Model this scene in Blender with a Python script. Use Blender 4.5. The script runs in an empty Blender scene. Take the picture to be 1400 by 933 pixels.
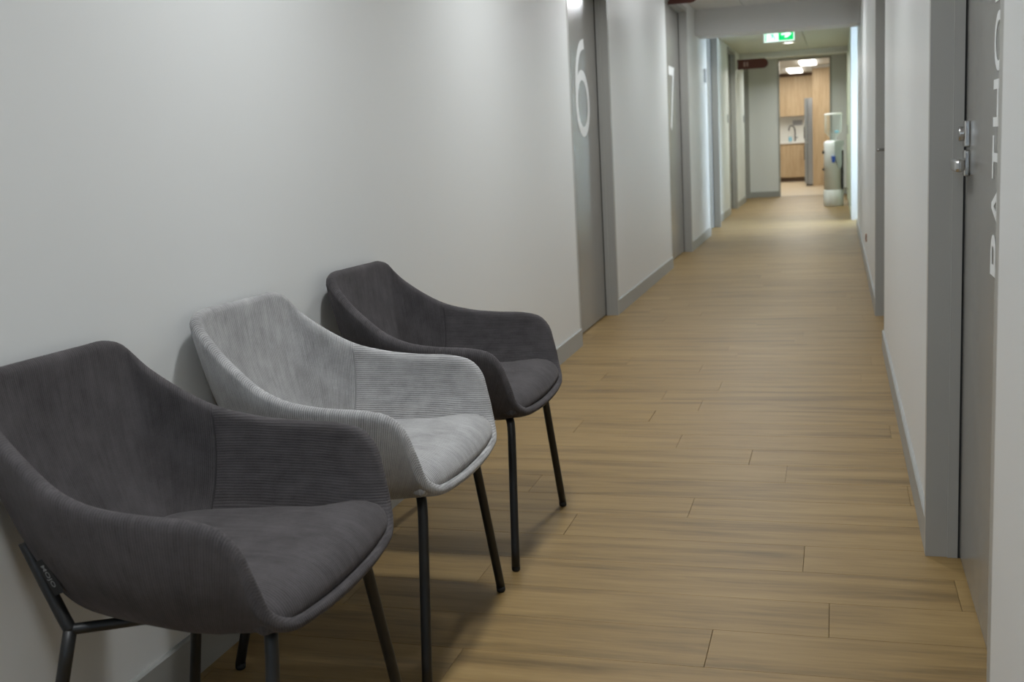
import bpy, bmesh, math, random
import numpy as np
from mathutils import Vector, Matrix

random.seed(7)
SC = bpy.context.scene
COL = SC.collection

# ------------------------------------------------------------------ camera
FPX = 1510.24
YAW, PITCH, ROLL, CAM_H = 0.29047, -0.173875, -0.055877, 1.17
cy_, sy_ = math.cos(YAW), math.sin(YAW)
cp_, sp_ = math.cos(PITCH), math.sin(PITCH)
fwd = Vector((-sy_ * cp_, cy_ * cp_, sp_))
rgt0 = Vector((cy_, sy_, 0.0))
up0 = rgt0.cross(fwd)
rgt = rgt0 * math.cos(ROLL) + up0 * math.sin(ROLL)
upv = -rgt0 * math.sin(ROLL) + up0 * math.cos(ROLL)
cam = bpy.data.cameras.new('camera')
cam.sensor_fit = 'HORIZONTAL'
cam.sensor_width = 36.0
cam.lens = FPX * 36.0 / 1400.0
cam.clip_start = 0.02
cam.dof.use_dof = True
cam.dof.focus_distance = 2.75
cam.dof.aperture_fstop = 5.6
camo = bpy.data.objects.new('camera', cam)
COL.objects.link(camo)
M3 = Matrix((rgt, upv, -fwd)).transposed()
camo.matrix_world = Matrix.Translation((0, 0, CAM_H)) @ M3.to_4x4()
SC.camera = camo

# ------------------------------------------------------------------ world
w = bpy.data.worlds.new('world')
SC.world = w
w.use_nodes = True
bgn = w.node_tree.nodes['Background']
bgn.inputs[0].default_value = (0.62, 0.80, 1.0, 1)
bgn.inputs[1].default_value = 24.0

# ------------------------------------------------------------------ exposure
SC.view_settings.view_transform = 'Standard'
SC.view_settings.look = 'None'
SC.view_settings.gamma = 1.0
SC.view_settings.use_curve_mapping = False
SC.view_settings.exposure = 0.24

# lamp powers (each lamp is created with its fitting further down)
LAMP_NEAR = 15.0
LAMP_COL = (0.925, 0.97, 1.0)
LAMP_FAR_COL = (0.97, 1.0, 0.96)
LAMP_KITCHEN = 26.0


def portal(name, loc, rot, sx, sy):
    l = bpy.data.lights.new(name, 'AREA')
    l.shape = 'RECTANGLE'
    l.size, l.size_y = sx, sy
    l.cycles.is_portal = True
    o = bpy.data.objects.new(name, l)
    COL.objects.link(o)
    o.location = loc
    o.rotation_euler = rot
    return o


# daylight openings: added fill window behind the camera, window of the side lobby
portal('fill_daylight_rear', (-0.6, -3.55, 1.95), (math.radians(90), 0, 0), 0.6, 0.44)
portal('daylight_lobby', (1.67, 14.85, 1.3), (0, math.radians(90), 0), 2.0, 1.5)

# ------------------------------------------------------------------ helpers
XL, XR = -1.44, 0.243          # corridor wall faces
XL2, XR2 = -1.52, 0.185        # wall faces beyond the bulkhead
CZ, CZ2 = 2.50, 2.46           # ceiling heights


def bm_obj(name, bm, mat=None, parent=None, smooth=False):
    me = bpy.data.meshes.new(name)
    bmesh.ops.recalc_face_normals(bm, faces=bm.faces[:])
    bm.to_mesh(me)
    bm.free()
    return me_obj(name, me, mat, parent, smooth)


def me_obj(name, me, mat=None, parent=None, smooth=False):
    o = bpy.data.objects.new(name, me)
    COL.objects.link(o)
    if mat:
        me.materials.append(mat)
    if parent:
        o.parent = parent
    if smooth:
        for p in me.polygons:
            p.use_smooth = True
    return o


def add_box(bm, x0, x1, y0, y1, z0, z1, bevel=0.0, segs=1):
    r = bmesh.ops.create_cube(bm, size=1.0)
    vs = r['verts']
    for v in vs:
        v.co = Vector((x0 + (v.co.x + .5) * (x1 - x0), y0 + (v.co.y + .5) * (y1 - y0), z0 + (v.co.z + .5) * (z1 - z0)))
    if bevel > 0:
        es = list({e for v in vs for e in v.link_edges})
        bmesh.ops.bevel(bm, geom=es, offset=bevel, segments=segs, affect='EDGES', profile=0.5)


def box(name, x0, x1, y0, y1, z0, z1, mat, parent=None, bevel=0.0, segs=1):
    bm = bmesh.new()
    add_box(bm, x0, x1, y0, y1, z0, z1, bevel, segs)
    return bm_obj(name, bm, mat, parent)


def boxes(name, lst, mat, parent=None, bevel=0.0):
    bm = bmesh.new()
    for b in lst:
        add_box(bm, *b, bevel)
    return bm_obj(name, bm, mat, parent)


def add_tube(bm, pts, rad, n=12, caps=True):
    pts = [Vector(p) for p in pts]
    rads = rad if isinstance(rad, (list, tuple)) else [rad] * len(pts)
    T = []
    for i in range(len(pts)):
        a = pts[max(i - 1, 0)]
        b = pts[min(i + 1, len(pts) - 1)]
        T.append((b - a).normalized())
    ref = Vector((0, 0, 1)) if abs(T[0].z) < .9 else Vector((1, 0, 0))
    nrm = T[0].cross(ref).normalized()
    rings = []
    for i, p in enumerate(pts):
        if i:
            q = T[i - 1].rotation_difference(T[i])
            nrm = (q @ nrm).normalized()
        bi = T[i].cross(nrm)
        rings.append([bm.verts.new(p + (nrm * math.cos(2 * math.pi * k / n) + bi * math.sin(2 * math.pi * k / n)) * rads[i]) for k in range(n)])
    for i in range(len(rings) - 1):
        for k in range(n):
            bm.faces.new((rings[i][k], rings[i][(k + 1) % n], rings[i + 1][(k + 1) % n], rings[i + 1][k]))
    if caps:
        bm.faces.new(rings[0][::-1])
        bm.faces.new(rings[-1])


def tube(name, pts, rad, mat, parent=None, n=12):
    bm = bmesh.new()
    add_tube(bm, pts, rad, n)
    return bm_obj(name, bm, mat, parent, smooth=True)


def add_lathe(bm, prof, cx, cy, n=32, axis='Z', close=True):
    rings = []
    for r, z in prof:
        rings.append([bm.verts.new((cx + r * math.cos(2 * math.pi * k / n), cy + r * math.sin(2 * math.pi * k / n), z)) for k in range(n)])
    for i in range(len(rings) - 1):
        for k in range(n):
            bm.faces.new((rings[i][k], rings[i][(k + 1) % n], rings[i + 1][(k + 1) % n], rings[i + 1][k]))
    if close:
        bm.faces.new(rings[0][::-1])
        bm.faces.new(rings[-1])


def add_prism(bm, poly, d, axis='Y', at=0.0):
    """poly in 2D (a,b); extruded by d along axis starting at 'at'."""
    def P(a, b, t):
        return {'Y': (a, t, b), 'X': (t, a, b), 'Z': (a, b, t)}[axis]
    v0 = [bm.verts.new(P(a, b, at)) for a, b in poly]
    v1 = [bm.verts.new(P(a, b, at + d)) for a, b in poly]
    n = len(poly)
    bm.faces.new(v0[::-1])
    bm.faces.new(v1)
    for i in range(n):
        bm.faces.new((v0[i], v0[(i + 1) % n], v1[(i + 1) % n], v1[i]))


def smooth_path(pts, k=8):
    pts = [Vector(p) for p in pts]
    out = []
    for i in range(len(pts) - 1):
        p0, p1, p2, p3 = pts[max(i - 1, 0)], pts[i], pts[i + 1], pts[min(i + 2, len(pts) - 1)]
        for j in range(k):
            t = j / k
            out.append(0.5 * ((2 * p1) + (p2 - p0) * t + (2 * p0 - 5 * p1 + 4 * p2 - p3) * t * t + (3 * p1 - p0 - 3 * p2 + p3) * t ** 3))
    out.append(pts[-1])
    return out


def tag(o, label=None, cat=None, group=None, kind=None):
    if label:
        o['label'] = label
    if cat:
        o['category'] = cat
    if group:
        o['group'] = group
    if kind:
        o['kind'] = kind
    return o


def empty(name, loc=(0, 0, 0), rz=0.0):
    o = bpy.data.objects.new(name, None)
    COL.objects.link(o)
    o.empty_display_size = 0.1
    o.location = loc
    o.rotation_euler = (0, 0, rz)
    return o


# ------------------------------------------------------------------ materials
def new_mat(name):
    m = bpy.data.materials.new(name)
    m.use_nodes = True
    nt = m.node_tree
    return m, nt, nt.nodes['Principled BSDF']


def plain(name, col, rough=0.5, metal=0.0, bump=0.0, bscale=60.0, spec=0.5, var=0.0, coat=0.0):
    m, nt, b = new_mat(name)
    b.inputs['Base Color'].default_value = (*col, 1)
    b.inputs['Roughness'].default_value = rough
    b.inputs['Metallic'].default_value = metal
    b.inputs['Specular IOR Level'].default_value = spec
    b.inputs['Coat Weight'].default_value = coat
    if bump or var:
        tc = nt.nodes.new('ShaderNodeTexCoord')
        nz = nt.nodes.new('ShaderNodeTexNoise')
        nz.inputs['Scale'].default_value = bscale
        nz.inputs['Detail'].default_value = 4
        nt.links.new(tc.outputs['Object'], nz.inputs['Vector'])
        if bump:
            bp = nt.nodes.new('ShaderNodeBump')
            bp.inputs['Strength'].default_value = bump
            bp.inputs['Distance'].default_value = 0.002
            nt.links.new(nz.outputs['Fac'], bp.inputs['Height'])
            nt.links.new(bp.outputs['Normal'], b.inputs['Normal'])
        if var:
            mx = nt.nodes.new('ShaderNodeMix')
            mx.data_type = 'RGBA'
            mx.inputs['A'].default_value = (*[c * (1 - var) for c in col], 1)
            mx.inputs['B'].default_value = (*[min(1, c * (1 + var)) for c in col], 1)
            nt.links.new(nz.outputs['Fac'], mx.inputs['Factor'])
            nt.links.new(mx.outputs['Result'], b.inputs['Base Color'])
    return m


def emit(name, col, s):
    m, nt, b = new_mat(name)
    b.inputs['Base Color'].default_value = (*col, 1)
    b.inputs['Emission Color'].default_value = (*col, 1)
    b.inputs['Emission Strength'].default_value = s
    return m


def corduroy(name, dark, light, rib=0.0052, ribdepth=0.35):
    m, nt, b = new_mat(name)
    uv = nt.nodes.new('ShaderNodeUVMap')
    sep = nt.nodes.new('ShaderNodeSeparateXYZ')
    nt.links.new(uv.outputs['UV'], sep.inputs[0])
    tc = nt.nodes.new('ShaderNodeTexCoord')
    # slight waviness of the ribs
    nw = nt.nodes.new('ShaderNodeTexNoise')
    nw.inputs['Scale'].default_value = 18
    nt.links.new(tc.outputs['Object'], nw.inputs['Vector'])
    wob = nt.nodes.new('ShaderNodeMath')
    wob.operation = 'MULTIPLY_ADD'
    wob.inputs[1].default_value = 0.004
    nt.links.new(nw.outputs['Fac'], wob.inputs[0])
    nt.links.new(sep.outputs['X'], wob.inputs[2])
    mul = nt.nodes.new('ShaderNodeMath')
    mul.operation = 'MULTIPLY'
    mul.inputs[1].default_value = 2 * math.pi / rib
    nt.links.new(wob.outputs[0], mul.inputs[0])
    sn = nt.nodes.new('ShaderNodeMath')
    sn.operation = 'SINE'
    nt.links.new(mul.outputs[0], sn.inputs[0])
    ab = nt.nodes.new('ShaderNodeMath')
    ab.operation = 'MULTIPLY_ADD'
    ab.inputs[1].default_value = 0.5
    ab.inputs[2].default_value = 0.5
    nt.links.new(sn.outputs[0], ab.inputs[0])
    # nap: brushed patches of the pile
    n1 = nt.nodes.new('ShaderNodeTexNoise')
    n1.inputs['Scale'].default_value = 13
    n1.inputs['Detail'].default_value = 6
    n1.inputs['Roughness'].default_value = 0.62
    nt.links.new(tc.outputs['Object'], n1.inputs['Vector'])
    n2 = nt.nodes.new('ShaderNodeTexNoise')
    n2.inputs['Scale'].default_value = 420
    n2.inputs['Detail'].default_value = 2
    nt.links.new(tc.outputs['Object'], n2.inputs['Vector'])
    mix1 = nt.nodes.new('ShaderNodeMath')
    mix1.operation = 'MULTIPLY_ADD'
    mix1.inputs[1].default_value = 0.75
    nt.links.new(n1.outputs['Fac'], mix1.inputs[0])
    sc2 = nt.nodes.new('ShaderNodeMath')
    sc2.operation = 'MULTIPLY'
    sc2.inputs[1].default_value = 0.30
    nt.links.new(n2.outputs['Fac'], sc2.inputs[0])
    nt.links.new(sc2.outputs[0], mix1.inputs[2])
    mix2 = nt.nodes.new('ShaderNodeMath')
    mix2.operation = 'MULTIPLY_ADD'
    mix2.inputs[1].default_value = ribdepth
    nt.links.new(ab.outputs[0], mix2.inputs[0])
    nt.links.new(mix1.outputs[0], mix2.inputs[2])
    mpu = nt.nodes.new('ShaderNodeMapping')
    mpu.inputs['Scale'].default_value = (95, 9, 1)
    nt.links.new(uv.outputs['UV'], mpu.inputs['Vector'])
    n3 = nt.nodes.new('ShaderNodeTexNoise')
    n3.inputs['Scale'].default_value = 1.0
    n3.inputs['Detail'].default_value = 5
    n3.inputs['Roughness'].default_value = 0.7
    nt.links.new(mpu.outputs['Vector'], n3.inputs['Vector'])
    mix3 = nt.nodes.new('ShaderNodeMath')
    mix3.operation = 'MULTIPLY_ADD'
    mix3.inputs[1].default_value = 0.55
    nt.links.new(n3.outputs['Fac'], mix3.inputs[0])
    nt.links.new(mix2.outputs[0], mix3.inputs[2])
    rmp = nt.nodes.new('ShaderNodeMapRange')
    rmp.inputs['From Min'].default_value = 0.50
    rmp.inputs['From Max'].default_value = 0.50 + 0.44 + ribdepth
    nt.links.new(mix3.outputs[0], rmp.inputs['Value'])
    cm = nt.nodes.new('ShaderNodeMix')
    cm.data_type = 'RGBA'
    cm.inputs['A'].default_value = (*dark, 1)
    cm.inputs['B'].default_value = (*light, 1)
    nt.links.new(rmp.outputs['Result'], cm.inputs['Factor'])
    nt.links.new(cm.outputs['Result'], b.inputs['Base Color'])
    b.inputs['Roughness'].default_value = 0.95
    b.inputs['Specular IOR Level'].default_value = 0.1
    b.inputs['Sheen Weight'].default_value = 0.25
    b.inputs['Sheen Roughness'].default_value = 0.5
    b.inputs['Sheen Tint'].default_value = (*[min(1, c * 3) for c in light], 1)
    bp = nt.nodes.new('ShaderNodeBump')
    bp.inputs['Strength'].default_value = 0.38
    bp.inputs['Distance'].default_value = 0.0012
    nt.links.new(ab.outputs[0], bp.inputs['Height'])
    nt.links.new(bp.outputs['Normal'], b.inputs['Normal'])
    return m


def wood(name, c_dark, c_mid, c_light, axis='X', stretch=14.0, scale=3.0, rough=0.45, per_object=True, var=0.5):
    m, nt, b = new_mat(name)
    tc = nt.nodes.new('ShaderNodeTexCoord')
    geo = nt.nodes.new('ShaderNodeNewGeometry')
    mp = nt.nodes.new('ShaderNodeMapping')
    s = {'X': (1, stretch, stretch), 'Y': (stretch, 1, stretch), 'Z': (stretch, stretch, 1)}[axis]
    mp.inputs['Scale'].default_value = s
    nt.links.new(geo.outputs['Position'], mp.inputs['Vector'])
    src = mp.outputs['Vector']
    oi = nt.nodes.new('ShaderNodeObjectInfo')
    if per_object:
        mu = nt.nodes.new('ShaderNodeMath')
        mu.operation = 'MULTIPLY'
        mu.inputs[1].default_value = 300.0
        nt.links.new(oi.outputs['Random'], mu.inputs[0])
        cmb = nt.nodes.new('ShaderNodeCombineXYZ')
        for i in range(3):
            nt.links.new(mu.outputs[0], cmb.inputs[i])
        av = nt.nodes.new('ShaderNodeVectorMath')
        av.operation = 'ADD'
        nt.links.new(src, av.inputs[0])
        nt.links.new(cmb.outputs[0], av.inputs[1])
        src = av.outputs[0]
    n1 = nt.nodes.new('ShaderNodeTexNoise')
    n1.inputs['Scale'].default_value = scale
    n1.inputs['Detail'].default_value = 7
    n1.inputs['Roughness'].default_value = 0.6
    n1.inputs['Distortion'].default_value = 0.4
    nt.links.new(src, n1.inputs['Vector'])
    n2 = nt.nodes.new('ShaderNodeTexNoise')
    n2.inputs['Scale'].default_value = scale * 6
    n2.inputs['Detail'].default_value = 5
    nt.links.new(src, n2.inputs['Vector'])
    ad = nt.nodes.new('ShaderNodeMath')
    ad.operation = 'MULTIPLY_ADD'
    ad.inputs[1].default_value = 0.30
    nt.links.new(n2.outputs['Fac'], ad.inputs[0])
    nt.links.new(n1.outputs['Fac'], ad.inputs[2])
    ad2 = nt.nodes.new('ShaderNodeMath')
    ad2.operation = 'MULTIPLY_ADD'
    ad2.inputs[1].default_value = 0.14 * var
    nt.links.new(oi.outputs['Random'], ad2.inputs[0])
    nt.links.new(ad.outputs[0], ad2.inputs[2])
    cr = nt.nodes.new('ShaderNodeValToRGB')
    e = cr.color_ramp.elements
    e[0].position = 0.45
    e[0].color = (*c_dark, 1)
    e[1].position = 0.95
    e[1].color = (*c_light, 1)
    k = e.new(0.68)
    k.color = (*c_mid, 1)
    nt.links.new(ad2.outputs[0], cr.inputs['Fac'])
    nt.links.new(cr.outputs['Color'], b.inputs['Base Color'])
    b.inputs['Roughness'].default_value = rough
    b.inputs['Specular IOR Level'].default_value = 0.33
    bp = nt.nodes.new('ShaderNodeBump')
    bp.inputs['Strength'].default_value = 0.12
    bp.inputs['Distance'].default_value = 0.0006
    nt.links.new(n2.outputs['Fac'], bp.inputs['Height'])
    nt.links.new(bp.outputs['Normal'], b.inputs['Normal'])
    return m


WALL = plain('wall_paint', (0.70, 0.705, 0.695), 0.42, bump=0.05, bscale=90, spec=0.35)
BULK = plain('bulkhead_paint', (0.72, 0.725, 0.72), 0.6)
CEIL = plain('ceiling_tile', (0.72, 0.72, 0.70), 0.85, bump=0.3, bscale=120)
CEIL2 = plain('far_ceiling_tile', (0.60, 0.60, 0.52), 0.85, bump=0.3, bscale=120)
GRID = plain('ceiling_grid', (0.45, 0.45, 0.44), 0.5)
FRAME = plain('frame_grey', (0.36, 0.355, 0.33), 0.38, bump=0.02, bscale=200)
SKIRT = plain('skirting_grey', (0.32, 0.322, 0.305), 0.40)
LEAF = plain('door_grey', (0.25, 0.242, 0.222), 0.22, bump=0.02, bscale=150)
LETTER = plain('white_vinyl', (0.72, 0.73, 0.72), 0.5)
GAPM = plain('black_gap', (0.01, 0.01, 0.01), 0.9)
STEEL = plain('satin_steel', (0.62, 0.61, 0.59), 0.25, metal=1.0)
BRUSHED = plain('fridge_steel', (0.42, 0.43, 0.44), 0.35, metal=0.85)
BLACKM = plain('black_powder_coat', (0.012, 0.012, 0.012), 0.42)
RUBBER = plain('black_rubber', (0.01, 0.01, 0.01), 0.7)
DARKFAB = corduroy('charcoal_corduroy', (0.027, 0.0245, 0.025), (0.096, 0.088, 0.090), ribdepth=0.20)
GREYFAB = corduroy('grey_corduroy', (0.105, 0.102, 0.101), (0.445, 0.436, 0.432), ribdepth=0.34)
SEAMD = plain('charcoal_seam', (0.03, 0.027, 0.028), 0.9)
SEAMG = plain('grey_seam', (0.24, 0.238, 0.236), 0.9)
TAGM = plain('tag_black', (0.008, 0.008, 0.008), 0.8)
TAGT = plain('tag_thread', (0.20, 0.20, 0.20), 0.8)
OAK = wood('oak_plank', (0.140, 0.087, 0.031), (0.240, 0.153, 0.056), (0.314, 0.208, 0.083), 'X', 11.0, 1.35, 0.46)
SUBF = plain('plank_joint', (0.18, 0.115, 0.055), 0.8)
OAK_LIT = wood('kitchen_floor_lit_oak', (0.50, 0.40, 0.26), (0.60, 0.50, 0.36), (0.68, 0.58, 0.44), 'X', 11.0, 1.35, 0.4)  # lighter copy of the plank oak; kitchen brightness is put into the colour
KWOOD = wood('kitchen_oak', (0.41, 0.29, 0.17), (0.51, 0.38, 0.235), (0.58, 0.45, 0.29), 'Z', 12.0, 1.6, 0.5, var=0.2)
WHITE = plain('white_laminate', (0.80, 0.80, 0.77), 0.35)
SPLASH = plain('white_splashback', (0.78, 0.78, 0.74), 0.25)
RED = plain('maroon_sign', (0.105, 0.026, 0.016), 0.45)
PINK = plain('sign_digits', (0.40, 0.26, 0.24), 0.5)
GREEN_E = emit('exit_green', (0.0, 0.62, 0.16), 0.9)
WHITE_E = emit('exit_white', (0.80, 1.0, 0.92), 1.05)
LAMPG = emit('lamp_glow', (1.0, 0.98, 0.92), 5.0)
PLASTIC = plain('white_plastic', (0.74, 0.77, 0.76), 0.35)
PLASTIC_G = plain('grey_green_plastic', (0.30, 0.34, 0.31), 0.4)
BLUE = plain('blue_plastic', (0.02, 0.07, 0.33), 0.4)
LBLUE = plain('pale_blue_plastic', (0.25, 0.50, 0.62), 0.3)
BROWN = plain('rust_plate', (0.34, 0.13, 0.06), 0.5)
PLATE = plain('grey_plate', (0.36, 0.37, 0.39), 0.45)
CURT = plain('sage_wall_paint', (0.60, 0.68, 0.52), 0.5)
glass_m, gnt, gb = new_mat('clear_polycarbonate')
gb.inputs['Base Color'].default_value = (0.85, 0.92, 0.92, 1)
gb.inputs['Roughness'].default_value = 0.08
_tr = gnt.nodes.new('ShaderNodeBsdfTransparent')
_tr.inputs['Color'].default_value = (0.94, 0.97, 0.97, 1)
_fr = gnt.nodes.new('ShaderNodeLayerWeight')
_fr.inputs['Blend'].default_value = 0.14
_mx = gnt.nodes.new('ShaderNodeMixShader')
gnt.links.new(_fr.outputs['Facing'], _mx.inputs[0])
gnt.links.new(_tr.outputs[0], _mx.inputs[1])
gnt.links.new(gb.outputs[0], _mx.inputs[2])
gnt.links.new(_mx.outputs[0], gnt.nodes['Material Output'].inputs['Surface'])
pane_m, pnt, pb = new_mat('window_glass')
pb.inputs['Base Color'].default_value = (0.9, 0.95, 0.97, 1)
pb.inputs['Roughness'].default_value = 0.02
_tr = pnt.nodes.new('ShaderNodeBsdfTransparent')
_fr = pnt.nodes.new('ShaderNodeFresnel')
_mx = pnt.nodes.new('ShaderNodeMixShader')
pnt.links.new(_fr.outputs[0], _mx.inputs[0])
pnt.links.new(_tr.outputs[0], _mx.inputs[1])
pnt.links.new(pb.outputs[0], _mx.inputs[2])
pnt.links.new(_mx.outputs[0], pnt.nodes['Material Output'].inputs['Surface'])

# ------------------------------------------------------------------ floor of oak planks
floor = box('floor', -1.75, 0.43, -3.62, 21.05, -0.06, -0.0035, SUBF)
tag(floor, 'pale oak plank floor running the length of the corridor', 'floor', kind='structure')
PW, GAP = 0.197, 0.0009
plank_meshes = {}


def plank_mesh(L):
    k = round(L, 3)
    if k not in plank_meshes:
        bm = bmesh.new()
        add_box(bm, 0, L - GAP, 0, PW - GAP, -0.003, 0.0)
        # tiny eased arris on the top edges
        top = [e for e in bm.edges if all(v.co.z > -1e-6 for v in e.verts)]
        bmesh.ops.bevel(bm, geom=top, offset=0.0007, segments=1, affect='EDGES')
        me = bpy.data.meshes.new('plank')
        bmesh.ops.recalc_face_normals(bm, faces=bm.faces[:])
        bm.to_mesh(me)
        bm.free()
        me.materials.append(OAK)
        plank_meshes[k] = me
    return plank_meshes[k]


known = {0: -0.288, 1: -0.02, 3: -0.09, 7: -0.17, 4: -0.80, 2: -0.95, 5: -0.45, 6: -1.02}
PL = 1.24
FX0, FX1 = -1.68, 0.425
prng = random.Random(3)
for r in range(-17, 95):
    y = 2.32 + r * PW
    x = known.get(r, FX0 + prng.uniform(0.1, PL))
    while x > FX0:
        x -= PL
    while x < FX1 - 0.02:
        a, b_ = max(x, FX0), min(x + PL, FX1)
        if b_ - a > 0.01:
            L = round(b_ - a, 3)
            o = bpy.data.objects.new('plank', plank_mesh(L))
            COL.objects.link(o)
            o.parent = floor
            o.location = (a, y, 0.0)
        x += PL
tag(box('kitchen_floor', -3.3, 1.7, 21.05, 28.2, -0.06, 0.0, OAK_LIT), 'oak floor of the kitchen at the corridor end, lightened to look brightly lit', 'floor', kind='structure').name = 'floor_kitchen'
tag(box('floor_lobby', 0.43, 1.7, 13.7, 16.1, -0.06, 0.0, OAK), 'oak floor of the side lobby opening off the right wall', 'floor', kind='structure')

# ------------------------------------------------------------------ walls, doors
# left side: door openings (y0, y1)
DL = {1: (6.265, 7.335), 2: (10.10, 11.46), 3: (13.35, 14.47)}
DL2 = {4: (16.9, 18.05), 5: (19.9, 20.80)}
DHEAD = 2.40
JW = 0.04


def wall_left_boxes(x_face, thick, y0, y1, openings, zt):
    out = []
    y = y0
    for a, b_ in sorted(openings):
        out.append((x_face - thick, x_face, y, a - JW, 0, zt))
        out.append((x_face - thick, x_face, a - JW, b_ + JW, DHEAD + JW, zt))
        y = b_ + JW
    out.append((x_face - thick, x_face, y, y1, 0, zt))
    return out


tag(boxes('wall_left', wall_left_boxes(XL, 0.16, -3.5, 14.52, DL.values(), CZ + .1), WALL),
    'long white painted corridor wall behind the three chairs', 'wall', kind='structure')
tag(boxes('wall_left_far', wall_left_boxes(XL2, 0.16, 14.52, 21.0, DL2.values(), CZ + .1), WALL),
    'white wall on the left beyond the bulkhead', 'wall', kind='structure')
DR = {6: (1.90, 3.075), 7: (6.16, 7.20)}


def wall_right_boxes(x_face, thick, y0, y1, openings, zt):
    return [(2 * x_face + thick - b[1] - thick + 0, 0, 0, 0, 0, 0) for b in []] or \
        [(x_face, x_face + thick, b[2], b[3], b[4], b[5]) for b in wall_left_boxes(0, thick, y0, y1, openings, zt)]


tag(boxes('wall_right', wall_right_boxes(XR, 0.16, -3.5, 13.9, DR.values(), CZ + .1), WALL),
    'white painted corridor wall on the right with two grey doors', 'wall', kind='structure')
tag(box('wall_right_return', XR2, XR2 + 0.12, 15.0, 15.06, 0, CZ + .1, WALL),
    'narrow daylit white wall end at the side lobby', 'wall', kind='structure')
tag(box('wall_right_far', XR2, XR2 + 0.12, 15.06, 21.0, 0, CZ + .1, CURT),
    'pale sage wall on the right behind the water cooler', 'wall', kind='structure')
# lobby on the right between the two right walls
tag(boxes('wall_lobby', [(XR + 0.16, 1.7, 13.78, 13.9, 0, CZ + .1), (XR2 + 0.12, 1.7, 16.0, 16.12, 0, CZ + .1),
                         (1.6, 1.7, 13.9, 16.0, 0, 0.3), (1.6, 1.7, 13.9, 16.0, 2.3, CZ + .1),
                         (1.6, 1.7, 13.9, 14.1, 0.3, 2.3), (1.6, 1.7, 15.6, 16.0, 0.3, 2.3)], WALL),
    'white walls of the daylit side lobby off the corridor', 'wall', kind='structure')
wn = empty('window_1', (1.65, 14.85, 0.3))
tag(wn, 'daylight window of the side lobby out of view', 'window', kind='structure')
boxes('window_frame', [(-.03, .03, -.75, -.71, 0, 2.0), (-.03, .03, .71, .75, 0, 2.0), (-.03, .03, -.02, .02, 0, 2.0),
                       (-.03, .03, -.71, .71, 0, .04), (-.03, .03, -.71, .71, 1.96, 2.0)], FRAME, wn)
box('pane', -.004, .004, -.71, -.02, .04, 1.96, pane_m, wn)
box('pane', -.004, .004, .02, .71, .04, 1.96, pane_m, wn)
# wall behind the camera with an unseen window added for fill daylight
tag(boxes('wall_back', [(-1.6, 0.4, -3.62, -3.5, 0, 1.73), (-1.6, .4, -3.62, -3.5, 2.17, CZ + .1),
                        (-1.6, -.9, -3.62, -3.5, 1.73, 2.17), (-.3, .4, -3.62, -3.5, 1.73, 2.17)], WALL),
    'white end wall behind the viewer', 'wall', kind='structure')
wn = empty('fill_window', (-0.6, -3.56, 1.73))
tag(wn, 'unseen window added behind the viewer to let in fill daylight', 'window', kind='structure')
boxes('window_frame', [(-.3, -.27, -.03, .03, 0, .44), (.27, .3, -.03, .03, 0, .44), (-.27, .27, -.03, .03, 0, .03), (-.27, .27, -.03, .03, .41, .44)], FRAME, wn)
box('pane', -.27, .27, -.004, .004, .03, .41, pane_m, wn)
# ceilings
ce = box('ceiling', -1.65, 0.45, -3.65, 12.75, CZ + 0.012, CZ + 0.10, GRID)
tag(ce, 'white tiled ceiling of the near corridor', 'ceiling', kind='structure')
ROWS = [(-1.44, -0.93), (-0.93, 0.243)]
ty = 12.3
while ty > -3.4:
    y0 = max(ty - 0.6, -3.5)
    for a, b_ in ROWS:
        if ty > 9.0 or True:
            o = box('ceiling_tile', a + .004, b_ - .004, y0 + .004, ty - .004, CZ, CZ + .0118, CEIL, ce)
    ty -= 0.6
c2 = box('ceiling_far', -1.72, 1.72, 12.75, 21.02, CZ2 + .012, CZ2 + .12, GRID)
tag(c2, 'dim ceiling beyond the bulkhead', 'ceiling', kind='structure')
ty = 12.75
while ty < 21.0:
    y1 = min(ty + 1.2, 21.0)
    for a, b_ in ((-1.52, -0.42), (-0.42, 0.24)):
        box('ceiling_tile', a + .004, b_ - .004, ty + .004, y1 - .004, CZ2, CZ2 + .0118, CEIL2, c2)
    ty += 1.2
tag(boxes('trim_1', [(-1.44, 0.243, 12.3, 12.75, 2.228, CZ + .012)], BULK, bevel=0.004),
    'deep white bulkhead crossing the corridor in front of the exit sign', 'bulkhead', kind='structure')
tag(boxes('trim_2', [(XL2, XR2, 19.0, 19.25, 2.375, CZ2)], BULK, bevel=0.004),
    'shallow downstand crossing the ceiling before the kitchen', 'bulkhead', kind='structure')


def text_mesh(name, body, mat, parent, bold=0.0, extr=0.0006):
    """a glyph as mesh, lying in XY, normalised so its box is 0..1 in x and y"""
    cu = bpy.data.curves.new(name, 'FONT')
    cu.body = body
    cu.offset = bold
    cu.extrude = extr
    cu.resolution_u = 6
    tmp = bpy.data.objects.new(name, cu)
    COL.objects.link(tmp)
    dg = bpy.context.evaluated_depsgraph_get()
    me = bpy.data.meshes.new_from_object(tmp.evaluated_get(dg))
    bpy.data.objects.remove(tmp)
    bpy.data.curves.remove(cu)
    co = np.array([v.co[:] for v in me.vertices])
    mn, mxx = co.min(0), co.max(0)
    for v in me.vertices:
        v.co = ((v.co.x - mn[0]) / (mxx[0] - mn[0]), (v.co.y - mn[1]) / (mxx[1] - mn[1]), v.co.z)
    me.materials.clear()
    return me_obj(name, me, mat, parent)


def hit(name, o, f):
    for v in o.data.vertices:
        v.co = f(v.co)
    return o


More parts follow.
